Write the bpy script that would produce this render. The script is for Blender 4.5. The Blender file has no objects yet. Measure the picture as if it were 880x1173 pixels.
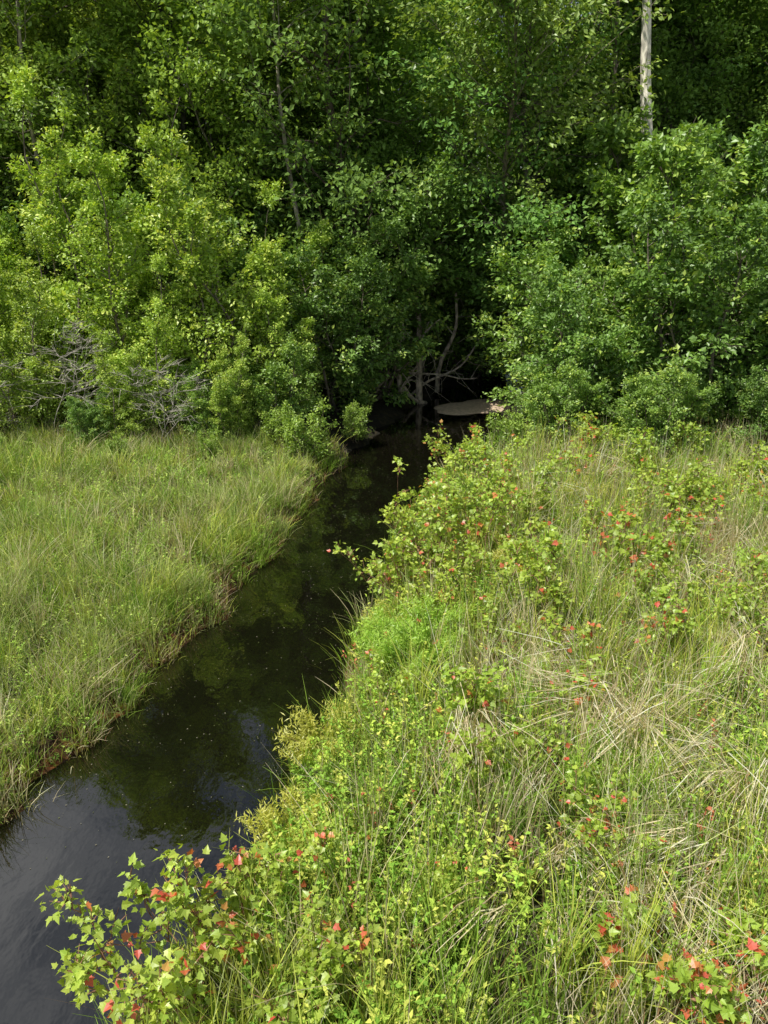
import bpy, math, numpy as np
from mathutils import Vector
R = np.random.default_rng(7)
scene = bpy.context.scene

# ------------------------------------------------------------------ helpers
def nrm(v):
    return v / (np.linalg.norm(v, axis=-1, keepdims=True) + 1e-9)
def A(*v): return np.array(v, dtype=float)
def col(c, n): return np.tile(np.array(c, float), (n, 1))
def lerp(a, b, f):
    f = np.asarray(f)[..., None]
    return np.asarray(a) * (1 - f) + np.asarray(b) * f

class MB:
    def __init__(s):
        s.v = []; s.c = []; s.f = []; s.n = 0
    def add(s, v, c, faces, mat=0):
        s.v.append(v); s.c.append(c)
        for f in faces: s.f.append((f + s.n, mat))
        s.n += len(v)
    def merge(s, o, loc, rz, sc, sz, val):
        c, n = math.cos(rz), math.sin(rz)
        V = np.concatenate(o.v) * A(sc, sc, sz)
        V = np.stack([V[:, 0] * c - V[:, 1] * n, V[:, 0] * n + V[:, 1] * c, V[:, 2]], -1) + np.asarray(loc)
        s.v.append(V); s.c.append(np.concatenate(o.c) * np.asarray(val))
        for f, m in o.f: s.f.append((f + s.n, m))
        s.n += len(V)
    def build(s, name, mats, smooth=False, link=True):
        me = bpy.data.meshes.new(name)
        V = np.concatenate(s.v); C = np.minimum(np.concatenate(s.c), .85)
        if name == "ground": C = np.concatenate(s.c)
        me.vertices.add(len(V)); me.vertices.foreach_set("co", V.astype(np.float32).ravel())
        li = np.concatenate([f.ravel() for f, m in s.f])
        cnt = np.concatenate([np.full(len(f), f.shape[1]) for f, m in s.f])
        mi = np.concatenate([np.full(len(f), m) for f, m in s.f])
        st = np.concatenate([[0], np.cumsum(cnt)[:-1]])
        me.loops.add(len(li)); me.loops.foreach_set("vertex_index", li.astype(np.int32))
        me.polygons.add(len(cnt))
        me.polygons.foreach_set("loop_start", st.astype(np.int32))
        me.polygons.foreach_set("material_index", mi.astype(np.int32))
        me.polygons.foreach_set("use_smooth", np.full(len(cnt), smooth))
        me.update(calc_edges=True)
        ca = me.color_attributes.new("Col", 'FLOAT_COLOR', 'POINT')
        ca.data.foreach_set("color", np.concatenate([C, np.ones((len(C), 1))], 1).astype(np.float32).ravel())
        for m in mats: me.materials.append(m)
        if not link: return me
        ob = bpy.data.objects.new(name, me); scene.collection.objects.link(ob)
        return ob

def inst(mb, tv, tf, P, D, N, S, C, mat=0):
    D = nrm(D); X = nrm(np.cross(D, N)); Z = np.cross(X, D)
    S = np.asarray(S)
    if S.ndim == 1: S = np.repeat(S[:, None], 3, 1)
    k = len(tv); n = len(P)
    T = tv[None] * S[:, None, :]
    V = P[:, None] + T[..., 0:1] * X[:, None] + T[..., 1:2] * D[:, None] + T[..., 2:3] * Z[:, None]
    CC = np.repeat(C[:, None], k, 1)
    off = (np.arange(n) * k)[:, None, None]
    mb.add(V.reshape(-1, 3), CC.reshape(-1, 3), [(off + f[None]).reshape(-1, f.shape[1]) for f in tf], mat)

def tubes(mb, paths, radii, C, sides=5, mat=0):
    n, m, _ = paths.shape
    T = nrm(np.gradient(paths, axis=1))
    ref = np.broadcast_to(nrm(A(.31, .92, .13)), T.shape)
    X = nrm(np.cross(T, ref)); Y = np.cross(T, X)
    a = np.arange(sides) / sides * 2 * np.pi
    V = paths[:, :, None] + radii[:, :, None, None] * (np.cos(a)[None, None, :, None] * X[:, :, None] + np.sin(a)[None, None, :, None] * Y[:, :, None])
    CC = np.broadcast_to(C[:, None, None, :], V.shape)
    i = np.arange(m - 1)[:, None] * sides; j = np.arange(sides)[None]; j2 = (j + 1) % sides
    f = np.stack([i + j, i + j2, i + sides + j2, i + sides + j], -1).reshape(-1, 4)
    off = (np.arange(n) * m * sides)[:, None, None]
    mb.add(V.reshape(-1, 3), CC.reshape(-1, 3), [(off + f[None]).reshape(-1, 4)], mat)

def ribbons(mb, paths, W, side, C, mat=0):
    n, m, _ = paths.shape
    L = paths - W[..., None] * side[:, None]; Rr = paths + W[..., None] * side[:, None]
    V = np.stack([L, Rr], 2)
    CC = np.repeat(C[:, :, None], 2, 2)
    i = np.arange(m - 1) * 2
    f = np.stack([i, i + 1, i + 3, i + 2], -1)
    off = (np.arange(n) * m * 2)[:, None, None]
    mb.add(V.reshape(-1, 3), CC.reshape(-1, 3), [(off + f[None]).reshape(-1, 4)], mat)

def nz(x, y, s, seed=0):
    r = np.random.default_rng(seed); o = 0
    for k in range(7):
        a = r.uniform(0, 6.283); f = s * r.uniform(.6, 2.2); p = r.uniform(0, 6.283)
        o = o + np.sin((x * math.cos(a) + y * math.sin(a)) * f + p)
    return o / 7 * 1.6

# ------------------------------------------------------------------ terrain
CY = A(-60, -8, 0, 3.3, 5.1, 7.16, 8.85, 11.1, 14.0, 16.3, 19.4, 23, 28, 40, 80)
XLp = A(-30, -8, -5.2, -4.3, -3.34, -2.69, -2.2, -1.68, -1.19, -.55, .55, 2.3, 4, 7, 12)
XRp = A(-27, -5, -2.9, -1.6, -.85, -.45, -.1, .25, 1.2, 2.4, 3.1, 4.6, 6, 9, 14)
def edges(y):
    w = .09 * np.sin(y * 3.1) + .07 * np.sin(y * 7.3 + 1) + .04 * np.sin(y * 13 + 2)
    w2 = .07 * np.sin(y * 2.7 + 2) + .05 * np.sin(y * 6.1 + 3)
    return np.interp(y, CY, XLp) + w, np.interp(y, CY, XRp) + w2
def sdist(x, y):
    l, r = edges(y)
    return np.maximum(l - x, x - r) * .93
def sm(a, b, t):
    t = np.clip((t - a) / (b - a), 0, 1); return t * t * (3 - 2 * t)
def hgt(x, y):
    s = sdist(x, y)
    h = -.5 + .5 * sm(-.6, 0, s) + .2 * sm(-.02, .25, s) + .18 * sm(.2, 3, s)
    right = (x > edges(y)[1])
    h = h + np.where(right, .22 * sm(.1, 2.5, s), 0)
    h = h + (.06 * nz(x, y, 1.2, 3) + .04 * nz(x, y, 4, 4)) * sm(.1, 1.0, s)
    h = h + .6 * sm(20, 45, y) * sm(2, 6, s)
    return h
def gz(x, y): return float(hgt(np.array(float(x)), np.array(float(y))))

def mat_new(name):
    m = bpy.data.materials.new(name); m.use_nodes = True
    nt = m.node_tree; nt.nodes.clear(); return m, nt, nt.nodes, nt.links

def leaf_mat(name, trans=.35, gloss=0., var=.0, tint=(1.25, 1.2, .45)):
    m, nt, N, L = mat_new(name)
    out = N.new('ShaderNodeOutputMaterial'); at = N.new('ShaderNodeAttribute'); at.attribute_name = "Col"
    src = at.outputs['Color']
    if var:
        oi = N.new('ShaderNodeObjectInfo'); hs = N.new('ShaderNodeHueSaturation')
        mr = N.new('ShaderNodeMapRange'); mr.inputs[3].default_value = 1 - var; mr.inputs[4].default_value = 1 + var
        L.new(oi.outputs['Random'], mr.inputs[0]); L.new(mr.outputs[0], hs.inputs['Value']); L.new(src, hs.inputs['Color']); src = hs.outputs[0]
    p = N.new('ShaderNodeBsdfDiffuse')
    t = N.new('ShaderNodeBsdfTranslucent'); mx = N.new('ShaderNodeMixShader'); mx.inputs[0].default_value = trans
    tm = N.new('ShaderNodeMix'); tm.data_type = 'RGBA'; tm.blend_type = 'MULTIPLY'; tm.inputs[0].default_value = 1
    tm.inputs[7].default_value = (*tint, 1)
    L.new(src, tm.inputs[6]); L.new(tm.outputs[2], t.inputs[0]); L.new(src, p.inputs[0])
    L.new(p.outputs[0], mx.inputs[1]); L.new(t.outputs[0], mx.inputs[2]); last = mx.outputs[0]
    if gloss:
        g = N.new('ShaderNodeBsdfGlossy'); g.inputs[0].default_value = (1, 1, 1, 1); g.inputs['Roughness'].default_value = .42
        m2 = N.new('ShaderNodeMixShader'); m2.inputs[0].default_value = gloss
        L.new(last, m2.inputs[1]); L.new(g.outputs[0], m2.inputs[2]); last = m2.outputs[0]
    L.new(last, out.inputs[0])
    return m
def bark_mat(name="bark", lo=.4, hi=1.35):
    m, nt, N, L = mat_new(name)
    out = N.new('ShaderNodeOutputMaterial'); at = N.new('ShaderNodeAttribute'); at.attribute_name = "Col"
    tc = N.new('ShaderNodeTexCoord'); mp = N.new('ShaderNodeMapping'); mp.inputs['Scale'].default_value = (10, 10, 4)
    no = N.new('ShaderNodeTexNoise'); no.inputs['Scale'].default_value = 1.3; no.inputs['Detail'].default_value = 5
    cr = N.new('ShaderNodeMapRange'); cr.inputs[1].default_value = .35; cr.inputs[2].default_value = .65; cr.inputs[3].default_value = lo; cr.inputs[4].default_value = hi
    mx = N.new('ShaderNodeVectorMath'); mx.operation = 'SCALE'
    p = N.new('ShaderNodeBsdfDiffuse')
    L.new(tc.outputs['Object'], mp.inputs[0]); L.new(mp.outputs[0], no.inputs[0]); L.new(no.outputs[0], cr.inputs[0])
    L.new(at.outputs['Color'], mx.inputs[0]); L.new(cr.outputs[0], mx.inputs['Scale']); L.new(mx.outputs[0], p.inputs[0])
    L.new(p.outputs[0], out.inputs[0])
    return m
FAR = leaf_mat("forest_foliage", .32)
LEAF = leaf_mat("shrub_foliage", .32, .035, .12); GRASS = leaf_mat("grass_blades", .3, 0, 0, (1.15, 1.15, .55))
NEAR = leaf_mat("sapling_leaves", .4, .04, .08, (1.25, 1.2, .45)); BARK = bark_mat(); SAND = bark_mat("wet_sand", .8, 1.1)

def ground():
    def ax(lo, hi, step, far):
        c = np.arange(lo, hi + 1e-6, step); e = np.array([1.5, 4, 9, 20, 45, 100, 220, far])
        return np.concatenate([lo - e[::-1], c, hi + e])
    xs = ax(-14, 14, .12, 500); ys = ax(-2, 30, .14, 500)
    X, Y = np.meshgrid(xs, ys); Z = hgt(X, Y)
    V = np.stack([X, Y, Z], -1).reshape(-1, 3); w = len(xs)
    i = (np.arange(len(ys) - 1)[:, None] * w + np.arange(w - 1)[None]).ravel()
    f = np.stack([i, i + 1, i + w + 1, i + w], -1)
    m, nt, N, L = mat_new("soil_and_thatch")
    out = N.new('ShaderNodeOutputMaterial'); p = N.new('ShaderNodeBsdfPrincipled'); p.inputs['Roughness'].default_value = .95
    tc = N.new('ShaderNodeTexCoord'); n1 = N.new('ShaderNodeTexNoise'); n1.inputs['Scale'].default_value = 9; n1.inputs['Detail'].default_value = 8
    n2 = N.new('ShaderNodeTexNoise'); n2.inputs['Scale'].default_value = 1.1
    cr = N.new('ShaderNodeValToRGB'); e = cr.color_ramp.elements
    e[0].position = .35; e[0].color = (.025, .02, .01, 1); e[1].position = .7; e[1].color = (.17, .14, .07, 1)
    x = cr.color_ramp.elements.new(.55); x.color = (.065, .065, .025, 1)
    ad = N.new('ShaderNodeMath'); ad.operation = 'MULTIPLY_ADD'; ad.inputs[1].default_value = .35
    L.new(tc.outputs['Object'], n1.inputs[0]); L.new(tc.outputs['Object'], n2.inputs[0])
    L.new(n2.outputs[0], ad.inputs[0])
    sb = N.new('ShaderNodeMath'); sb.operation = 'SUBTRACT'; sb.inputs[1].default_value = .17
    L.new(n1.outputs[0], sb.inputs[0]); L.new(sb.outputs[0], ad.inputs[2]); L.new(ad.outputs[0], cr.inputs[0])
    at = N.new('ShaderNodeAttribute'); at.attribute_name = "Col"
    mx = N.new('ShaderNodeMix'); mx.data_type = 'RGBA'; mx.blend_type = 'MULTIPLY'; mx.inputs[0].default_value = 1
    L.new(cr.outputs[0], mx.inputs[6]); L.new(at.outputs[0], mx.inputs[7]); L.new(mx.outputs[2], p.inputs['Base Color'])
    bp = N.new('ShaderNodeBump'); bp.inputs['Strength'].default_value = .8; bp.inputs['Distance'].default_value = .05
    L.new(n1.outputs[0], bp.inputs['Height']); L.new(bp.outputs[0], p.inputs['Normal']); L.new(p.outputs[0], out.inputs[0])
    s = sdist(V[:, 0], V[:, 1])
    C = lerp((1.3, .55, .28), (1, 1, 1), sm(.05, .4, s))
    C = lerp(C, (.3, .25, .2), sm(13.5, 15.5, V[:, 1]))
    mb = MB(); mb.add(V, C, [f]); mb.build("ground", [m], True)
ground()

def water():
    ys = np.concatenate([[-60, -30, -15, -8], np.arange(-4, 34, .5), [40, 60, 80]])
    l = np.interp(ys, CY, XLp) - 1.0; r = np.interp(ys, CY, XRp) + 1.0
    k = 8; t = np.linspace(0, 1, k)
    X = l[:, None] * (1 - t) + r[:, None] * t; Y = np.repeat(ys[:, None], k, 1)
    V = np.stack([X, Y, np.zeros_like(X)], -1).reshape(-1, 3)
    i = (np.arange(len(ys) - 1)[:, None] * k + np.arange(k - 1)[None]).ravel()
    f = np.stack([i, i + 1, i + k + 1, i + k], -1)
    m, nt, N, L = mat_new("dark_creek_water")
    out = N.new('ShaderNodeOutputMaterial'); p = N.new('ShaderNodeBsdfPrincipled')
    p.inputs['Base Color'].default_value = (.005, .0045, .0025, 1); p.inputs['Roughness'].default_value = .02
    p.inputs['IOR'].default_value = 1.9
    tc = N.new('ShaderNodeTexCoord'); n1 = N.new('ShaderNodeTexNoise'); n1.inputs['Scale'].default_value = 3.5; n1.inputs['Detail'].default_value = 3
    mp = N.new('ShaderNodeMapping'); mp.inputs['Scale'].default_value = (1.6, 1, 1); mp.inputs['Rotation'].default_value = (0, 0, .3)
    bp = N.new('ShaderNodeBump'); bp.inputs['Strength'].default_value = .10; bp.inputs['Distance'].default_value = .03
    L.new(tc.outputs['Object'], mp.inputs[0]); L.new(mp.outputs[0], n1.inputs[0]); L.new(n1.outputs[0], bp.inputs['Height'])
    L.new(bp.outputs[0], p.inputs['Normal']); L.new(p.outputs[0], out.inputs[0])
    mb = MB(); mb.add(V, col((1, 1, 1), len(V)), [f]); mb.build("creek_water", [m], True)
water()

# ------------------------------------------------------------------ leaf templates
Q = np.array
T_LEAF = (A(0, 0, 0, .5, .45, .12, 0, 1, 0, -.5, .45, .12).reshape(4, 3) * A(.62, 1, 1), [Q([[0, 1, 2, 3]])])
_mo = [(0, 0), (.2, .02), (.42, .06), (.36, .22), (.54, .52), (.32, .48), (.24, .66), (.14, .82), (0, 1.05)]
_mo = _mo + [(-x, y) for x, y in _mo[-2:0:-1]]
_mv = [(x, y, .18 * abs(x) - .14 * y * y) for x, y in _mo] + [(0, .38, -.03)]
_k = len(_mo)
T_MAPLE = (Q(_mv, float), [Q([[i, (i + 1) % _k, _k] for i in range(_k)])])

# ------------------------------------------------------------------ woody plants
def plant(mb, rng, stems, nP=40, t0=.2, Lmax=2.5, prof=None, elev=(1.0, .1), curv=.2, nS=9, sfrac=.4, nL=40,
          spread=.12, leaf=.08, dark=(.02, .05, .01), light=(.07, .13, .02), tipc=None, tipf=0., bark=(.12, .1, .08),
          tmpl=T_LEAF, up=1.0, wob=.05, prad=.3, droop=.3, tubeside=5, tpow=.85, tiprad=.55):
    for (base, top, r0) in stems:
        base = A(*base); top = A(*top); H = np.linalg.norm(top - base); m = 12
        t = np.linspace(0, 1, m)
        bend = rng.normal(0, wob * H, 3) * A(1, 1, .1); bend2 = rng.normal(0, wob * .5 * H, 3) * A(1, 1, 0)
        def P0(t):
            t = np.asarray(t)[..., None]
            return base * (1 - t) + top * t + bend * np.sin(np.pi * t) + bend2 * np.sin(3 * np.pi * t)
        tubes(mb, P0(t)[None], (r0 * (1 - t) ** .8 + r0 * .06)[None], col(bark, 1), 7, 1)
        tp = np.sort(t0 + (1 - t0) * rng.random(nP) ** tpow)
        pr = prof((tp - t0) / (1 - t0)) * Lmax * rng.uniform(.6, 1.15, nP)
        az = np.arange(nP) * 2.4 + rng.normal(0, .5, nP)
        el = elev[1] + (elev[0] - elev[1]) * tp + rng.normal(0, .2, nP)
        d = np.stack([np.cos(az) * np.cos(el), np.sin(az) * np.cos(el), np.sin(el)], -1)
        s = np.linspace(0, 1, 7)
        n1 = rng.normal(0, .06, (nP, 3)); n2 = rng.normal(0, .03, (nP, 3))
        st = P0(tp)
        def P1(i, s):
            s = s[..., None]
            return st[i] + pr[i][..., None] * (d[i] * s + A(0, 0, curv) * s * s + n1[i] * np.sin(s * 4) + n2[i] * np.sin(s * 11))
        ii = np.repeat(np.arange(nP)[:, None], 7, 1); ss = np.repeat(s[None], nP, 0)
        rad = (r0 * prad * (1 - .75 * tp))[:, None] * (1 - .85 * s)[None] + .003
        tubes(mb, P1(ii, ss), rad, col(bark, nP) * rng.uniform(.7, 1.2, (nP, 1)), tubeside, 1)
        n = nP * nS; ip = np.repeat(np.arange(nP), nS); sp = .15 + .88 * rng.random(n) ** .8; sp = np.minimum(sp, 1)
        b0 = P1(ip, sp); sl = pr[ip] * sfrac * (1.1 - .55 * sp) * rng.uniform(.5, 1.3, n) + .08
        a2 = az[ip] + rng.choice([-1, 1], n) * rng.uniform(.3, 1.2, n); e2 = el[ip] * .6 + rng.normal(.1, .4, n)
        d2 = np.stack([np.cos(a2) * np.cos(e2), np.sin(a2) * np.cos(e2), np.sin(e2)], -1)
        q = np.linspace(0, 1, 3)
        path = b0[:, None] + sl[:, None, None] * (d2[:, None] * q[None, :, None] + A(0, 0, -droop * .5) * (q ** 2)[None, :, None])
        tubes(mb, path, (.12 * rad[ip, 3] + .003)[:, None] * (1.1 - .9 * q)[None] * 1.5, col(bark, n) * .9, 3, 1)
        if nL == 0: continue
        clump = rng.random(n)
        k = n * nL; ic = np.repeat(np.arange(n), nL); u = rng.random(k) * 1.1
        C0 = b0[ic] + sl[ic][:, None] * (d2[ic] * u[:, None] + A(0, 0, -droop * .5) * (u ** 2)[:, None])
        C0 = C0 + rng.normal(0, spread, (k, 3)) * A(1, 1, .7)
        ax = P0(np.clip((C0[:, 2] - base[2]) / (top[2] - base[2]), 0, 1))
        outw = C0 - ax; outw[:, 2] *= .3; outw = nrm(outw)
        Nn = nrm(A(0, 0, 1) * up + outw * .5 + rng.normal(0, .5, (k, 3)))
        Dd = nrm(outw * .4 + d2[ic] * .5 + rng.normal(0, .6, (k, 3)) + A(0, 0, -droop))
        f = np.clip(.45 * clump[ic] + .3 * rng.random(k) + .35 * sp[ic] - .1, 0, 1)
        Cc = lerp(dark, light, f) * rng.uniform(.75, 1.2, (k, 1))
        if tipc is not None:
            tip = (rng.random(n)[ic] < tipf) & (u > tiprad)
            Cc[tip] = lerp(tipc, np.asarray(light), rng.random(tip.sum()) ** 2 * .5)
        sz = leaf * rng.uniform(.6, 1.35, k)
        ok = C0[:, 2] > base[2] + .02
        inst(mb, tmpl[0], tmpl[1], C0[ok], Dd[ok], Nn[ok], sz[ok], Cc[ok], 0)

dome = lambda t: np.sqrt(np.clip(1 - (t * 1.02 - .35) ** 2 / .46, .02, 1))
egg = lambda t: np.sin(np.pi * np.clip(t * .78 + .2, 0, 1)) ** .7 * .95 + .05

def place(name, me, x, y, s=1., rz=0., sz=None, sink=.05):
    ob = bpy.data.objects.new(name, me); scene.collection.objects.link(ob)
    ob.location = (x, y, gz(x, y) - sink)
    ob.rotation_euler = (0, 0, rz); ob.scale = (s, s, sz or s)
    return ob

protos = []
for i in range(5):
    rg = np.random.default_rng(100 + i); mb = MB(); H = 14 + rg.uniform(-1.5, 1.5)
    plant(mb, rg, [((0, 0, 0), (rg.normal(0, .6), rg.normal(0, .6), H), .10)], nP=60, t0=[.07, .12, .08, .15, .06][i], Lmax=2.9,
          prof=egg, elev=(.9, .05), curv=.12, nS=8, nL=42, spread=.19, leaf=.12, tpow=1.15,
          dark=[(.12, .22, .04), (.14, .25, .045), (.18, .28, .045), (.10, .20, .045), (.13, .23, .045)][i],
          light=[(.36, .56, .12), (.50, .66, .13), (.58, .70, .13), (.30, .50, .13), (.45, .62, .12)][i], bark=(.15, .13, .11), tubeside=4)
    protos.append(mb)
backp = []
for i in range(2):
    rg = np.random.default_rng(150 + i); mb = MB()
    plant(mb, rg, [((0, 0, 0), (0, 0, 15), .13)], nP=50, t0=.03, Lmax=3.8, prof=egg, elev=(.9, .05), nS=5, nL=16, spread=.3, leaf=.36, tpow=1.1,
          dark=(.10, .19, .04), light=(.36, .52, .11), bark=(.1, .09, .07), tubeside=3)
    backp.append(mb)
midp = []
for i in range(2):
    rg = np.random.default_rng(170 + i); mb = MB(); st = []
    for j in range(5):
        a = j * 1.25 + rg.uniform(-.3, .3); h = rg.uniform(5.5, 9)
        st.append(((.2 * math.cos(a), .2 * math.sin(a), 0), (1.3 * math.cos(a), 1.3 * math.sin(a), h), .05))
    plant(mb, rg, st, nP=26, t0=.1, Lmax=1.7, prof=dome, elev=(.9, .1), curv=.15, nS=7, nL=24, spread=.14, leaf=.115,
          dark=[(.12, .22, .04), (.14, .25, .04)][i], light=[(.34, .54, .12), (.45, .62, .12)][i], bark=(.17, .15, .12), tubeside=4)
    midp.append(mb)
row = np.random.default_rng(5); F = MB(); B = MB()
for ry, sp_ in [(21.6, 2.6), (24.6, 2.8), (27.8, 3.0), (31.5, 2.9), (36, 3.0), (41, 3.2)]:
    x = -(.60 * ry + 2)
    while x < .60 * ry + 2:
        xx = x + row.uniform(-.8, .8); yy = ry + row.uniform(-1.2, 1.2)
        if sdist(np.array(xx), np.array(yy)) > .4:
            s = row.uniform(.85, 1.15); v = row.uniform(.7, 1.3) * A(row.uniform(.88, 1.12), 1, 1)
            loc = (xx, yy, gz(xx, yy) - .05)
            if ry > 30: B.merge(backp[row.integers(2)], loc, row.uniform(0, 6.28), s, s, v)
            else:
                k = row.choice([1, 2, 4, 2, 1]) if xx < -1.5 else row.choice([0, 3, 0, 4, 1])
                if xx > 4 and ry < 26: k = row.choice([3, 3, 0])
                F.merge(protos[k], loc, row.uniform(0, 6.28), s, s * row.uniform(.9, 1.1), v)
        x += sp_ * row.uniform(.75, 1.25)
for (x, y, s, k) in [(-12.5, 21, 1.1, 1), (-9.6, 21.4, 1.15, 1), (-6.8, 21.6, 1.1, 1), (-4.2, 21.2, 1.1, 1), (-1.9, 22, 1.2, 0), (.9, 22.6, 1.15, 0), (5.0, 22, 1.1, 0), (7.3, 22.3, 1.1, 0), (10.0, 22, 1.1, 0), (12.8, 21.8, 1.15, 0), (3.5, 24.5, 1.2, 0), (8.5, 24.5, 1.25, 0)]:
    F.merge(midp[k], (x, y, gz(x, y)), x, s, s * row.uniform(.85, 1.1), row.uniform(.8, 1.15))
F.build("forest_trees", [FAR, BARK]); B.build("distant_forest", [FAR, BARK])
del F, B

bright = []
for i in range(3):
    rg = np.random.default_rng(200 + i); mb = MB(); st = []
    for j in range(6):
        a = j * 1.05 + rg.uniform(-.3, .3); b = rg.uniform(.1, .3)
        h = [6.6, 5.6, 5.0, 4.2, 3.4, 2.6][j]; st.append(((b * math.cos(a), b * math.sin(a), 0), (4.5 * b * math.cos(a), 4.5 * b * math.sin(a), h), .04))
    plant(mb, rg, st, nP=28, t0=.05, Lmax=1.2, prof=lambda t: np.clip(1.05 - .78 * t, .12, 1), elev=(1.15, .35), curv=.25, nS=7, nL=22, spread=.075,
          leaf=.088, dark=(.18, .31, .035), light=(.56, .73, .12), tipc=(.70, .79, .18), tipf=.3, bark=(.25, .21, .17), droop=.15, tpow=1.)
    bright.append(mb.build("bright_shrub_mesh", [LEAF, BARK], link=False))
round_ = []
for i in range(4):
    rg = np.random.default_rng(300 + i); mb = MB(); st = []
    for j in range(6):
        a = j * 1.05 + rg.uniform(-.3, .3); b = rg.uniform(.15, .35); h = rg.uniform(2.2, 4.2)
        st.append(((b * math.cos(a), b * math.sin(a), 0), (4.2 * b * math.cos(a), 4.2 * b * math.sin(a), h), .04))
    plant(mb, rg, st, nP=22, t0=.03, Lmax=1.2, prof=dome, elev=(.9, .0), curv=.2, nS=8, nL=22, spread=.075, leaf=.1,
          dark=[(.11, .21, .035), (.10, .19, .035)][i % 2], light=[(.36, .55, .10), (.30, .50, .10)][i % 2], tipc=(.50, .64, .13), tipf=.2, bark=(.2, .17, .13), droop=.2)
    round_.append(mb.build("round_shrub_mesh", [LEAF, BARK], link=False))
low = []
for i in range(2):
    rg = np.random.default_rng(350 + i); mb = MB(); st = []
    for j in range(6):
        a = j * 1.05; b = .15; h = rg.uniform(.8, 1.6)
        st.append(((b * math.cos(a), b * math.sin(a), 0), (3 * b * math.cos(a) + rg.normal(0, .15), 3 * b * math.sin(a) + rg.normal(0, .15), h), .02))
    plant(mb, rg, st, nP=12, t0=.05, Lmax=.5, prof=lambda t: 1 - .6 * t, elev=(1.0, .3), curv=.2, nS=5, nL=12, spread=.06, leaf=.075,
          dark=(.14, .26, .03), light=(.46, .62, .11), bark=(.2, .16, .12), droop=.1)
    low.append(mb.build("low_shrub_mesh", [LEAF, BARK], link=False))

sh = np.random.default_rng(9)
for (x, y, s) in [(-3.7, 16.8, 1.02), (-6.1, 17.0, 1.02), (-8.9, 16.5, .74), (-11.5, 16.8, .95), (-4.8, 15.9, .55), (-7.4, 15.7, .62), (-2.3, 16.8, .55), (-13.5, 17.8, 1.05), (-10.0, 15.8, .7), (-7.8, 18.2, .95), (-10.2, 18.4, 1.0), (-2.2, 18.6, .75), (-5.4, 15.3, .35), (-8.9, 15.1, .4), (-3.1, 15.3, .38)]:
    place("bright_green_shrub", bright[sh.integers(3)], x, y, s, sh.uniform(0, 6.28))
for (x, y, s) in [(-1.1, 18.3, .8), (-3.2, 19.4, 1.2), (-.3, 19.9, 1.05), (-6, 19.6, 1.25), (-9, 19.6, 1.3), (-12, 19.8, 1.3), (-3.6, 15.4, .4), (-2.4, 15.9, .5), (-6.0, 15.0, .3), (-11, 15.0, .5),
                  (4.0, 15.2, .9), (6.1, 14.9, 1.05), (8.3, 14.9, 1.05), (10.6, 15.2, 1.1), (4.4, 17.2, 1.05), (6.2, 17.4, 1.25), (8.6, 17.6, 1.25), (11, 17.8, 1.3), (13, 17, 1.3),
                  (3.3, 14.0, .45), (4.8, 13.0, .5), (6.9, 12.9, .42), (8.8, 13.1, .5), (4.3, 19.6, 1.15), (5.6, 20.2, 1.4), (.9, 23.4, 1.4), (2.9, 25.5, 1.6), (-1, 21.8, 1.4), (2.6, 23.6, 1.1), (7.6, 19.8, 1.4), (10, 20.2, 1.4)]:
    place("round_green_shrub", round_[sh.integers(4)], x, y, s * (1 + .06 * sh.normal()), sh.uniform(0, 6.28))
for (x, y, s) in [(-1.5, 14.6, .7), (-.65, 16.3, .55), (-2.1, 15.0, .6), (-3.4, 14.4, .35), (2.4, 14.0, .7), (3.9, 12.7, .4), (5.8, 12.5, .45), (7.8, 12.6, .45), (-5.2, 14.2, .35), (-7.5, 14.1, .35), (1.6, 12.6, .6), (.75, 11.0, .5), (.35, 9.9, .5)]:
    place("low_green_shrub", low[sh.integers(2)], x, y, s, sh.uniform(0, 6.28))

def special(name, base, top, r, bark, nP, t0, Lmax, dark, light, seed, wob=.02, leaf=.12, nL=32, prof=egg):
    mb = MB(); plant(mb, np.random.default_rng(seed), [(base, top, r)], nP=nP, t0=t0, Lmax=Lmax, prof=prof, elev=(.8, .1), curv=.1, nS=8, nL=nL, spread=.15,
                     leaf=leaf, dark=dark, light=light, bark=bark, wob=wob, prad=.25, droop=.5)
    return mb.build(name, [LEAF, BARK])
special("pale_trunk_tree", (7.0, 18.5, .3), (5.0, 18.9, 14), .19, (.85, .78, .66), 26, .74, 2.0, (.12, .22, .04), (.38, .56, .12), 41, .012)
special("dark_trunk_tree", (8.8, 18.6, .3), (9.1, 19.3, 14), .15, (.3, .26, .2), 34, .6, 3, (.1, .2, .04), (.34, .52, .12), 42, .012)
special("dark_trunk_tree", (5.6, 20.0, .3), (5.3, 20.8, 13), .08, (.24, .2, .16), 34, .6, 3, (.1, .2, .04), (.34, .52, .12), 43, .015)
special("slender_tree", (-2.0, 19.6, .3), (-3.2, 20.3, 13), .07, (.4, .35, .28), 46, .4, 2.6, (.15, .27, .04), (.48, .66, .12), 44, .02)
special("slender_tree", (-7.6, 19.9, .3), (-8.3, 20.3, 13), .07, (.4, .35, .28), 46, .4, 2.6, (.15, .27, .04), (.48, .66, .12), 45, .03)
special("overhanging_tree", (3.9, 20.2, .3), (2.6, 18.6, 9.5), .10, (.27, .23, .17), 50, .4, 3.0, (.13, .24, .04), (.50, .66, .14), 46, .04)
special("leaning_shrub", (-.6, 20.6, .2), (1.9, 19.9, 5.2), .06, (.24, .2, .15), 34, .42, 1.8, (.1, .2, .03), (.32, .52, .1), 47, .03, .11, 30, dome)
special("leaning_shrub", (3.9, 19.4, .3), (2.4, 21.2, 5.0), .05, (.24, .2, .15), 34, .45, 1.7, (.1, .2, .03), (.3, .5, .1), 48, .03, .11, 30, dome)

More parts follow.
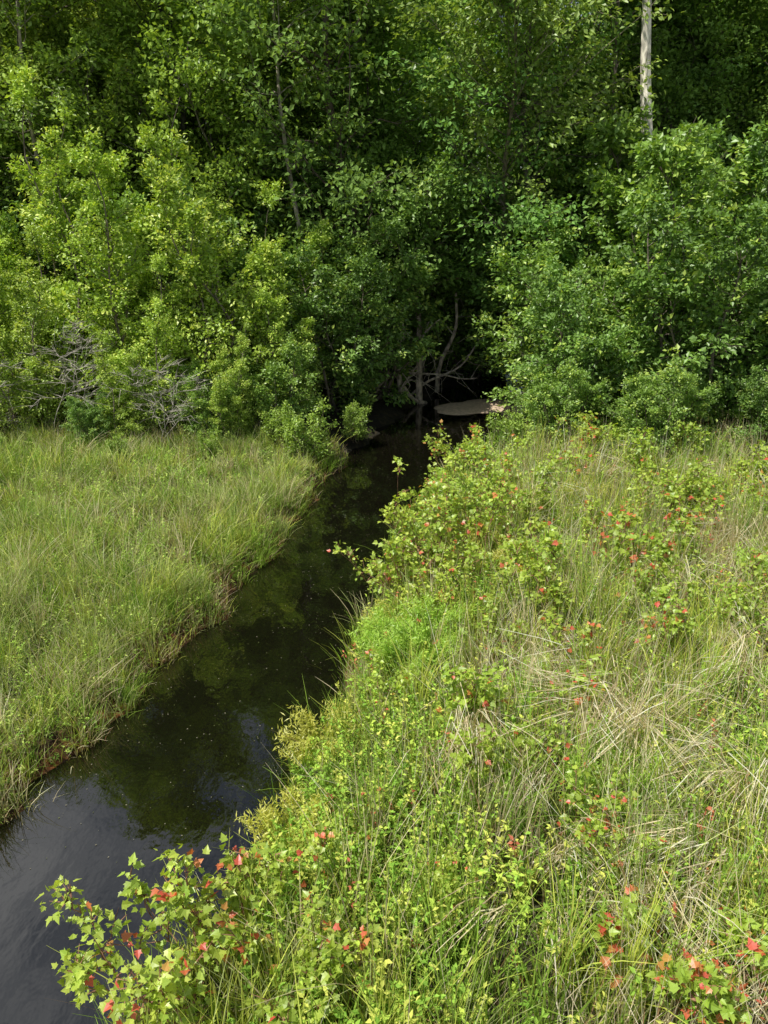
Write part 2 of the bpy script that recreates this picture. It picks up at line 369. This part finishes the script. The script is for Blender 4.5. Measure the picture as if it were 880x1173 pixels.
for (x, y, h, s) in [(-6.6, 15.2, 2.8, 60), (-4.5, 15.1, 1.8, 61), (-8.2, 15.2, 1.9, 62), (9.3, 12.8, 1.7, 63)]:
    mb = MB(); rg = np.random.default_rng(s)
    st = [((rg.normal(0, .15), rg.normal(0, .15), 0), (rg.normal(0, .5), rg.normal(0, .3), h * rg.uniform(.7, 1)), .009) for _ in range(4)]
    plant(mb, rg, st, nP=12, t0=.3, Lmax=.75, prof=dome, elev=(.5, .3), curv=-.2, nS=6, nL=0, bark=(.45, .41, .35), prad=.35, sfrac=.6)
    o = mb.build("bare_twig_bush", [LEAF, BARK]); o.location = (x, y, gz(x, y))

mb = MB(); rg = np.random.default_rng(77)
for (b, t, r) in [((.55, 20.0, 0), (.1, 20.2, 3.4), .075), ((.95, 20.3, 0), (.75, 20.5, 3.6), .09), ((1.15, 20.3, 0), (-.6, 20.2, 2.4), .05), ((.7, 20.5, .1), (2.9, 20.3, 1.9), .035),
                  ((-.2, 20.0, .3), (1.5, 19.9, 2.3), .035), ((.4, 20.1, .4), (-.9, 19.7, .9), .03), ((1.5, 21.2, .1), (2.1, 21.4, 3.4), .06), ((.3, 20.2, 1.0), (2.5, 20.1, .75), .028), ((.2, 20, .0), (.9, 20.1, 1.1), .04)]:
    b = A(*b); t = A(*t); u = np.linspace(0, 1, 14)[:, None]
    p = b + (t - b) * u + rg.normal(0, .12, 3) * np.sin(3.1 * u) + rg.normal(0, .06, 3) * np.sin(9 * u)
    tubes(mb, p[None], (r * (1.15 - .75 * u[:, 0]))[None], col((.6, .5, .4), 1), 7, 0)
    k = 7; i = rg.integers(3, 13, k); q = np.linspace(0, 1, 6)[None, :, None]; dd = rg.normal(0, .5, (k, 1, 3))
    tubes(mb, p[i][:, None] + dd * q + rg.normal(0, .15, (k, 1, 3)) * np.sin(q * 5), (r * .3 * (1.05 - q[..., 0])).repeat(k, 0), col((.55, .47, .38), k), 4, 0)
mb.build("tangled_tree_trunks", [BARK])

def sandbar():
    a = np.linspace(0, 2 * np.pi, 48, endpoint=False); V = [[0, 0, .09]]
    rs = [.35, .6, .8, .92, 1.0]
    for j, rr in enumerate(rs):
        w = 1 + .14 * np.sin(a * 2 + .6) + .08 * np.sin(a * 5 + 1) + .03 * np.sin(a * 11)
        for k in range(48): V.append([1.3 * rr * w[k] * math.cos(a[k]), .8 * rr * w[k] * math.sin(a[k]), [.085, .065, .04, .01, -.06][j] + .01 * math.sin(k * 1.3 + j * 2)])
    mb = MB(); V = np.array(V)
    f = [[1 + j * 48 + k, 1 + j * 48 + (k + 1) % 48, 1 + (j + 1) * 48 + (k + 1) % 48, 1 + (j + 1) * 48 + k] for j in range(len(rs) - 1) for k in range(48)]
    t = [[0, 1 + k, 1 + (k + 1) % 48] for k in range(48)]
    mb.add(V, col((.62, .48, .34), len(V)), [np.array(f)[:, ::-1], np.array(t)], 0)
    o = mb.build("sand_bar", [SAND], True); o.location = (2.55, 19.9, .0); o.rotation_euler = (0, 0, .25)
sandbar()

# ------------------------------------------------------------------ grass
def roots(n, x0, x1, y0, y1, side, dens=None, smin=.02, fall=9., rng=R, clump=0, cr=.06):
    out = []; tot = 0; N0 = n // clump if clump else n
    while tot < N0:
        x = rng.uniform(x0, x1, n); y = rng.uniform(y0, y1, n)
        l, r = edges(y); s = (l - x) if side < 0 else (x - r)
        ok = (s > smin) & (np.abs(x) < .68 * y + 1.6)
        pr = np.minimum(1, (fall / np.maximum(y, 1)) ** 1.3)
        if dens is not None: pr = pr * dens(x, y)
        ok &= rng.random(n) < pr
        out.append(np.stack([x[ok], y[ok]], -1)); tot += ok.sum()
    p = np.concatenate(out)[:N0]
    if clump:
        c = np.repeat(np.arange(N0), clump); off = rng.normal(0, cr, (len(c), 2)) * rng.uniform(.5, 1.5, (N0, 1))[c]
        p = p[c] + off
        return np.concatenate([p, hgt(p[:, 0], p[:, 1])[:, None] - .01], 1), c, off / cr
    return np.concatenate([p, hgt(p[:, 0], p[:, 1])[:, None] - .01], 1)

def grass(mb, P, h, lean, w, cb, ct, m=4, bend=1.6, dirbias=(0, 0), rng=R, hv=.4):
    n = len(P); H = h * rng.uniform(1 - hv, 1 + hv, n)
    s = sdist(P[:, 0], P[:, 1]); H = H * np.where(P[:, 0] > edges(P[:, 1])[1], .5 + .5 * sm(0, .7, s), .65 + .35 * sm(0, .6, s))
    a = rng.uniform(0, 6.283, n); d = np.stack([np.cos(a), np.sin(a)], -1) + np.asarray(dirbias); le = np.abs(rng.normal(0, lean, n)) + .05
    d = d * np.minimum(le, 1.3)[:, None]
    dm = np.linalg.norm(d, axis=1, keepdims=True); d = d * (np.minimum(dm, .9) / (dm + 1e-6)); le = np.maximum(le, np.minimum(dm[:, 0], .9))
    t = np.linspace(0, 1, m)
    out = H[:, None] * (t ** bend)[None]
    X = P[:, None, 0] + d[:, 0:1] * out; Y = P[:, None, 1] + d[:, 1:2] * out
    Z = P[:, None, 2] + H[:, None] * (t[None] - .35 * np.minimum(le, 1.6)[:, None] * (t ** 2)[None] * .8)
    path = np.stack([X, Y, Z], -1)
    sa = rng.uniform(0, 6.283, n); side = np.stack([np.cos(sa), np.sin(sa), np.zeros(n)], -1)
    far = np.maximum(1, P[:, 1] / 8.) ** .7
    W = (w * rng.uniform(.6, 1.3, n) * far)[:, None] * (1 - .9 * t ** 1.5)[None] * .5
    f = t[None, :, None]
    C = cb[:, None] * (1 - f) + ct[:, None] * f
    ribbons(mb, path, W, side, C)

def mixcol(n, cols, ps, rng=R, v=.25):
    i = rng.choice(len(cols), n, p=np.array(ps) / sum(ps)); c = np.array(cols, float)[i]
    return c * rng.uniform(1 - v, 1 + v, (n, 1))
GRN = (.34, .52, .08); PAL = (.62, .70, .28); YEL = (.64, .72, .14); TAN = (.80, .69, .44); DKG = (.17, .31, .05); BRN = (.42, .27, .15)

mb = MB()
dl = lambda x, y: np.clip(.75 + .5 * nz(x, y, 2.6, 26), .2, 1)
P = roots(44000, -13, 0, 2.5, 15.6, -1, smin=-.02, dens=dl)
pt = nz(P[:, 0], P[:, 1], .9, 21); h = .22 + .08 * pt
ct = mixcol(len(P), [GRN, PAL, YEL, TAN], [.38, .28, .22, .12]); ct = ct * (1 + .25 * nz(P[:, 0], P[:, 1], 1.6, 23))[:, None]
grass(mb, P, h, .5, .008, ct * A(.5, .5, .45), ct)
P, c, off = roots(76000, -13, 0, 2.5, 15.6, -1, smin=.0, clump=36, cr=.065, dens=dl)
nc = c.max() + 1; cc = mixcol(nc, [GRN, PAL, YEL, TAN, DKG], [.28, .26, .20, .12, .14], v=.4)[c] * R.uniform(.8, 1.2, (len(P), 1))
hh = (R.uniform(.16, .55, nc) * (1 + .35 * nz(P[::36, 0], P[::36, 1], 1.3, 24)))[c]
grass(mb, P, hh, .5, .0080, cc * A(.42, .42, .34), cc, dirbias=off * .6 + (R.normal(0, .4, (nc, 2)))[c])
P = roots(8000, -13, 0, 2.5, 15.6, -1); ct = mixcol(len(P), [TAN, BRN, PAL], [.6, .2, .2])
grass(mb, P, .48, .5, .005, ct * .7, ct)
P = roots(30000, -8, 0, 2.5, 15.6, -1, smin=-.05); s = sdist(P[:, 0], P[:, 1]); P = P[s < .4][:6000]
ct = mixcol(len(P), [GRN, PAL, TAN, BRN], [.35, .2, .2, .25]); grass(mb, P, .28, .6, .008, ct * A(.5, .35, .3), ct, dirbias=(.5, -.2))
mb.build("left_bank_grass", [GRASS])

mb = MB()
dr = lambda x, y: np.clip(.75 + .7 * nz(x, y, 2.2, 27), .12, 1)
P = roots(36000, -3, 11, 2.2, 14, 1, smin=0, dens=dr)
ct = mixcol(len(P), [GRN, PAL, YEL, TAN, DKG], [.38, .12, .28, .12, .1]); ct = ct * (1 + .25 * nz(P[:, 0], P[:, 1], 1.4, 33))[:, None]
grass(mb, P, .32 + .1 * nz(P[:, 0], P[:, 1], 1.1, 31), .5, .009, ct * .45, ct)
P, c, off = roots(52000, -3, 11, 2.2, 14, 1, smin=.0, clump=30, cr=.06, dens=dr)
nc = c.max() + 1; cc = mixcol(nc, [GRN, PAL, YEL, TAN, DKG], [.40, .10, .28, .12, .1], v=.35)[c] * R.uniform(.8, 1.2, (len(P), 1))
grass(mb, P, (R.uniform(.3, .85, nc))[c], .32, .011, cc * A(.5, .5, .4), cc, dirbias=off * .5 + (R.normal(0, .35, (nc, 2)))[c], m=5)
P = roots(14500, -3, 11, 2.2, 14, 1, smin=.25, dens=lambda x, y: np.clip(.4 + .8 * nz(x, y, 1.3, 35) + .3 * (x > 1), .05, 1)); ct = mixcol(len(P), [TAN, (.84, .76, .56), BRN], [.45, .3, .25])
sw = np.stack([nz(P[:, 0], P[:, 1], 1.8, 36), nz(P[:, 0], P[:, 1], 1.8, 37)], -1) * 1.0
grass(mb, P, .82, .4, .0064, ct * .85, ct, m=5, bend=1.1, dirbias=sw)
mb.build("right_bank_grass", [GRASS])

def herbs(name, n, x0, x1, side, hh, k, leaf, cols, ps, seed, tmpl=T_LEAF, dens=None, ymax=14.5):
    rg = np.random.default_rng(seed); mb = MB()
    P = roots(n, x0, x1, 2.3, ymax, side, rng=rg, dens=dens); n = len(P)
    H = hh * rg.uniform(.5, 1.4, n); ln = rg.normal(0, .22, (n, 2))
    H = H * (.5 + .5 * sm(0, .6, sdist(P[:, 0], P[:, 1])))
    u = rg.random((n, k)) ** .8
    tip = np.concatenate([ln * H[:, None], H[:, None]], 1)
    C0 = P[:, None] + tip[:, None] * u[..., None]
    q = np.linspace(0, 1, 3); pc = mixcol(n, cols, ps, rg, .2)
    ribbons(mb, P[:, None] + tip[:, None] * q[None, :, None], np.full((n, 3), .002), nrm(rg.normal(0, 1, (n, 3)) * A(1, 1, 0)), np.repeat((pc * .7)[:, None], 3, 1))
    a = rg.uniform(0, 6.283, (n, k)); D = np.stack([np.cos(a), np.sin(a), rg.normal(.25, .35, (n, k))], -1)
    far = np.maximum(1, P[:, 1] / 8.) ** .6
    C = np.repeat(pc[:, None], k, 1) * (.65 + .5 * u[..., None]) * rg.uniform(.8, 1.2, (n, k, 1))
    S = leaf * rg.uniform(.6, 1.4, (n, k)) * far[:, None]
    Nn = rg.normal(0, .4, (n, k, 3)) + A(0, 0, 1)
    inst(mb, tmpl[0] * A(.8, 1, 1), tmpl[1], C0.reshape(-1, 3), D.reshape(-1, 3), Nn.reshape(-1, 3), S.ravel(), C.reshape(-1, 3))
    mb.build(name, [GRASS])
herbs("right_bank_herbs", 13500, -3, 11, 1, .44, 15, .041, [(.32, .52, .08), (.50, .66, .11), (.2, .36, .05), (.64, .68, .15), (.6, .2, .12)], [.33, .30, .16, .18, .03], 51,
      dens=lambda x, y: np.clip(.5 + 1.0 * nz(x, y, 1.4, 55), .08, 1))
herbs("left_bank_herbs", 5500, -13, 0, -1, .24, 10, .034, [(.36, .54, .10), (.54, .66, .17), (.22, .38, .07)], [.4, .35, .25], 52)

# ------------------------------------------------------------------ individual plants on the right bank
def sap_mesh(h, rad, seed, red=.25, stems=4, yel=.5, lean=(0, 0), leaf=.05, nL=6, nP=8):
    rg = np.random.default_rng(seed); mb = MB(); st = []
    for j in range(stems):
        a = rg.uniform(0, 6.28); st.append(((.05 * math.cos(a), .05 * math.sin(a), 0), (rad * .8 * math.cos(a) + lean[0], rad * .8 * math.sin(a) + lean[1], h * rg.uniform(.6, 1.1)), .007))
    li = lerp((.44, .63, .08), (.68, .74, .13), yel)
    plant(mb, rg, st, nP=nP, t0=.25, Lmax=rad * .6, prof=lambda t: 1 - .6 * t, elev=(1.1, .6), curv=.15, nS=3, nL=nL, spread=.03, leaf=leaf,
          dark=(.26, .43, .05), light=li, tipc=(.74, .13, .08), tipf=red * .45, bark=(.36, .2, .13), tmpl=T_MAPLE, droop=.15, prad=.4, up=1.0, tiprad=.82)
    return mb.build("sapling_mesh", [NEAR, BARK], link=False)
def sapling(x, y, *a, **k):
    place("red_maple_sapling", sap_mesh(*a, **k), x, y, sink=0)
for a in [(-1.2, 3.15, .95, .5, 1, .5, 6, .8, (-.22, .1)), (-.9, 3.5, .85, .4, 2, .6, 4, .7, (-.1, .1)), (-.6, 3.0, .6, .4, 3, .1, 3, .6),
          (.15, 8.6, 1.15, .55, 4, .1, 6, .9, (-.35, 0)), (.55, 9.2, 1.55, .5, 5, .2, 7, .8), (1.0, 10.0, 1.5, .55, 6, .3, 6, .7), (1.6, 10.8, 1.3, .5, 7, .3, 5, .5), (.85, 8.4, 1.1, .5, 8, .05, 5, .6), (1.2, 12.2, 1.5, .5, 29, .5, 5, .8), (1.4, 9.2, 1.3, .5, 30, .3, 5, .5),
          (.75, 5.6, .95, .3, 9, .6, 4, .4), (.95, 5.2, .6, .3, 10, .4, 2, .3), (2.9, 7.5, 1.1, .3, 11, .8, 4, .4), (2.7, 6.6, .9, .25, 13, .8, 3, .4), (3.6, 8.4, 1.1, .3, 31, .9, 3, .5), (4.2, 7.4, 1.0, .3, 32, .8, 3, .5),
          (1.7, 2.95, .65, .3, 14, 1.3, 3, .4), (2.15, 3.05, .7, .25, 15, 1.2, 2, .3), (1.4, 3.2, .6, .2, 16, 1.2, 2, .4)]:
    sapling(*a)
sp_mesh = [sap_mesh(1.0, .34, 500 + i, [.4, .6, .2, .8, .4, .05][i], [3, 2, 3, 2, 3, 4][i], [.5, .8, .6, .4, .9, .7][i]) for i in range(6)]
rg = np.random.default_rng(88); cnt = 0
while cnt < 68:
    y = rg.uniform(3.2, 13.2); x = rg.uniform(-1.0, 9)
    s = x - edges(np.array(y))[1]
    if s < .5 or x > .62 * y + .4: continue
    if rg.random() > .35 + .65 * (y / 13): continue
    place("red_maple_sapling", sp_mesh[rg.integers(6)], x, y, rg.uniform(.6, 1.15) * (.75 if y < 5.5 else 1), rg.uniform(0, 6.28), sink=0); cnt += 1

def fern(x, y, h, rad, seed, c0=(.28, .50, .06), c1=(.54, .76, .12), n=24):
    rg = np.random.default_rng(seed); mb = MB()
    m = 8; t = np.linspace(0, 1, m); a = rg.uniform(0, 6.283, n); H = h * rg.uniform(.6, 1.1, n); r = rad * rg.uniform(.2, 1, n)
    P = np.stack([.1 * np.cos(a)[:, None] + (r * np.cos(a))[:, None] * t ** 1.4, .1 * np.sin(a)[:, None] + (r * np.sin(a))[:, None] * t ** 1.4, H[:, None] * (t - .25 * t ** 3)], -1)
    tubes(mb, P, np.full((n, m), .004) * (1.2 - t), col((.2, .2, .07), n), 4, 1)
    k = 150; i = np.repeat(np.arange(n), k); u = rg.random(n * k) ** .7
    j = np.minimum((u * (m - 1)).astype(int), m - 2); fr = (u * (m - 1) - j)[:, None]
    C0 = P[i, j] * (1 - fr) + P[i, j + 1] * fr + rg.normal(0, .035, (n * k, 3))
    D = nrm(rg.normal(0, 1, (n * k, 3)) + A(0, 0, .6))
    C = lerp(c0, c1, np.clip(u * .7 + .4 * rg.random(n * k) - .1, 0, 1))
    S = np.stack([np.full(n * k, .02), .06 * rg.uniform(.6, 1.3, n * k), np.full(n * k, .02)], -1)
    inst(mb, T_LEAF[0], T_LEAF[1], C0, D, rg.normal(0, .5, (n * k, 3)) + A(0, 0, 1), S, C)
    o = mb.build("dog_fennel_plant", [NEAR, BARK]); o.location = (x, y, gz(x, y))
YF = ((.40, .46, .07), (.70, .68, .15))
for a in [(.3, 6.9, .75, .5, 1), (.55, 7.3, .8, .5, 2), (.05, 7.3, .6, .4, 3), (1.75, 4.8, .5, .35, 4), (2.0, 5.1, .5, .3, 5), (-.6, 5.8, .5, .35, 6, *YF), (1.5, 6.1, .5, .3, 7),
          (3.4, 6.1, .6, .35, 8), (1.0, 11.5, .9, .5, 9), (.2, 7.9, .5, .35, 10, *YF), (2.0, 8.8, .7, .4, 11), (-.75, 4.7, .45, .3, 13, *YF), (4.6, 8, .7, .4, 14), (1.3, 9.0, .9, .4, 15, *YF), (5.6, 10, .8, .4, 16), (3.0, 10.6, .8, .4, 17, *YF)]:
    fern(*a)

def straw(x, y, h, n, seed, dirs):
    rg = np.random.default_rng(seed); mb = MB()
    nb = max(3, n // 22); bi = rg.integers(nb, size=n)
    bp = rg.normal(0, .2, (nb, 2)); bd = nrm(np.array(dirs)[rg.integers(len(dirs), size=nb)] + rg.normal(0, .45, (nb, 2)))
    P = np.concatenate([bp[bi] + rg.normal(0, .05, (n, 2)), np.zeros((n, 1))], 1)
    ct = mixcol(n, [TAN, (.84, .77, .6), (.5, .4, .24)], [.45, .33, .22], rg, .15); m = 8; t = np.linspace(0, 1, m)[None]
    H = h * rg.uniform(.45, 1.15, n)[:, None]; d = nrm(bd[bi] + rg.normal(0, .22, (n, 2)))
    tf = np.clip(rg.uniform(.2, .75, nb)[bi] + rg.normal(0, .08, n), .05, .95)[:, None]
    e1 = (rg.uniform(.8, 1.4, nb)[bi] + rg.normal(0, .12, n))[:, None]; e2 = (rg.uniform(-.5, .25, nb)[bi] + rg.normal(0, .15, n))[:, None]
    s1 = np.minimum(t, tf); s2 = np.maximum(t - tf, 0)
    r = H * (np.cos(e1) * s1 + np.cos(e2) * s2); z = H * (np.sin(e1) * s1 + np.sin(e2) * s2 - .15 * s2 ** 2)
    path = np.stack([P[:, 0:1] + d[:, 0:1] * r, P[:, 1:2] + d[:, 1:2] * r, np.maximum(z, .0) + .03], -1) + rg.normal(0, .006, (n, m, 3))
    sa = rg.uniform(0, 6.28, n); W = (.0042 * rg.uniform(.5, 1.8, n))[:, None] * (1 - .6 * t)
    ribbons(mb, path, W, np.stack([np.cos(sa), np.sin(sa), 0 * sa], -1), np.repeat(ct[:, None], m, 1))
    o = mb.build("dead_straw_clump", [GRASS]); o.location = (x, y, gz(x, y) + .12)
for a in [(.85, 5.2, 1.0, 230, 1, [(-.1, -1), (.15, -.9)]), (1.95, 5.5, 1.3, 380, 2, [(.3, -1), (.5, -.7), (.1, -1), (-.9, .2)]), (1.7, 6.2, .9, 110, 3, [(-.8, .3), (.6, -.6)]), (2.9, 9.8, 1.3, 80, 4, [(-1, .2), (-.8, -.3)]),
          (3.6, 6.4, 1.1, 150, 5, [(.1, -1), (-.6, -.4)]), (1.1, 3.9, .8, 100, 6, [(0, -1), (.5, -.5)]), (2.7, 4.6, 1.0, 160, 8, [(.2, -1), (-.5, -.6)]),
          (4.6, 9, 1.2, 120, 10, [(0, -1), (-.6, 0)]), (5.5, 11, 1.2, 110, 11, [(0, -1), (-.6, 0)]), (3.3, 11.5, 1.2, 90, 12, [(-.6, -.6), (.4, -.4)]), (1.6, 3.5, .8, 100, 15, [(.4, -1), (-.3, -.8)]), (1.6, 7.6, 1.0, 70, 16, [(.4, -1), (-.3, -.8)]),
          (3.2, 8.0, 1.1, 90, 17, [(.4, -1), (-.9, -.2)]), (2.3, 4.0, .9, 110, 18, [(.4, -1), (-.9, -.2)]), (4.4, 6.9, 1.1, 110, 19, [(.4, -1), (-.9, -.2)])]:
    straw(*a)

# floating bits on the water
rg = np.random.default_rng(3); n = 900; y = rg.uniform(4.5, 19, n); l, r = edges(y); u = rg.random(n) ** 1.2; x = l + (r - l) * (.04 + .9 * u)
mb = MB(); a = rg.uniform(0, 6.28, n)
inst(mb, T_LEAF[0] * A(1, 1, .2), T_LEAF[1], np.stack([x, y, np.full(n, .006)], -1), np.stack([np.cos(a), np.sin(a), 0 * a], -1), col((0, 0, 1), n), rg.uniform(.006, .02, n), mixcol(n, [(.3, .28, .2), (.14, .16, .06)], [.6, .4], rg))
mb.build("floating_leaf_litter", [GRASS])

# ------------------------------------------------------------------ light
sdir = nrm(A(-.50, -.26, 1.0))     # towards the sun
elev = math.asin(sdir[2]); rot = math.atan2(sdir[0], sdir[1])
w = bpy.data.worlds.new("World"); scene.world = w; w.use_nodes = True; N = w.node_tree.nodes; L = w.node_tree.links; N.clear()
out = N.new('ShaderNodeOutputWorld'); bg = N.new('ShaderNodeBackground'); bg.inputs[1].default_value = .08
sk = N.new('ShaderNodeTexSky'); sk.sky_type = 'NISHITA'; sk.sun_disc = False; sk.sun_elevation = elev; sk.sun_rotation = rot
tc = N.new('ShaderNodeTexCoord'); no = N.new('ShaderNodeTexNoise'); no.inputs['Scale'].default_value = 3.2; no.inputs['Detail'].default_value = 6
cr = N.new('ShaderNodeValToRGB'); cr.color_ramp.elements[0].position = .47; cr.color_ramp.elements[1].position = .66
mx = N.new('ShaderNodeMix'); mx.data_type = 'RGBA'; mx.inputs[7].default_value = (12, 12.2, 12.6, 1)
L.new(tc.outputs['Generated'], no.inputs[0]); L.new(no.outputs[0], cr.inputs[0]); L.new(cr.outputs[0], mx.inputs[0]); L.new(sk.outputs[0], mx.inputs[6])
L.new(mx.outputs[2], bg.inputs[0]); L.new(bg.outputs[0], out.inputs[0])
ld = bpy.data.lights.new("sun", 'SUN'); ld.energy = 5.0; ld.angle = math.radians(.5); ld.color = (1, .96, .88)
lo = bpy.data.objects.new("sun", ld); scene.collection.objects.link(lo)
lo.rotation_euler = Vector(tuple(-sdir)).to_track_quat('-Z', 'Y').to_euler()
lo.location = (0, 0, 30)
scene.view_settings.view_transform = 'Standard'; scene.view_settings.look = 'None'; scene.view_settings.exposure = 0

cd = bpy.data.cameras.new("camera"); cam = bpy.data.objects.new("camera", cd); scene.collection.objects.link(cam)
cd.sensor_fit = 'VERTICAL'; cd.angle = 2 * math.atan(586.5 / 870); cd.clip_end = 2000; cd.clip_start = .05
cam.location = (0, 0, 5); cam.rotation_euler = (math.radians(90 - 22), 0, 0)
scene.camera = cam
print("polys", sum(len(m.polygons) for m in bpy.data.meshes))
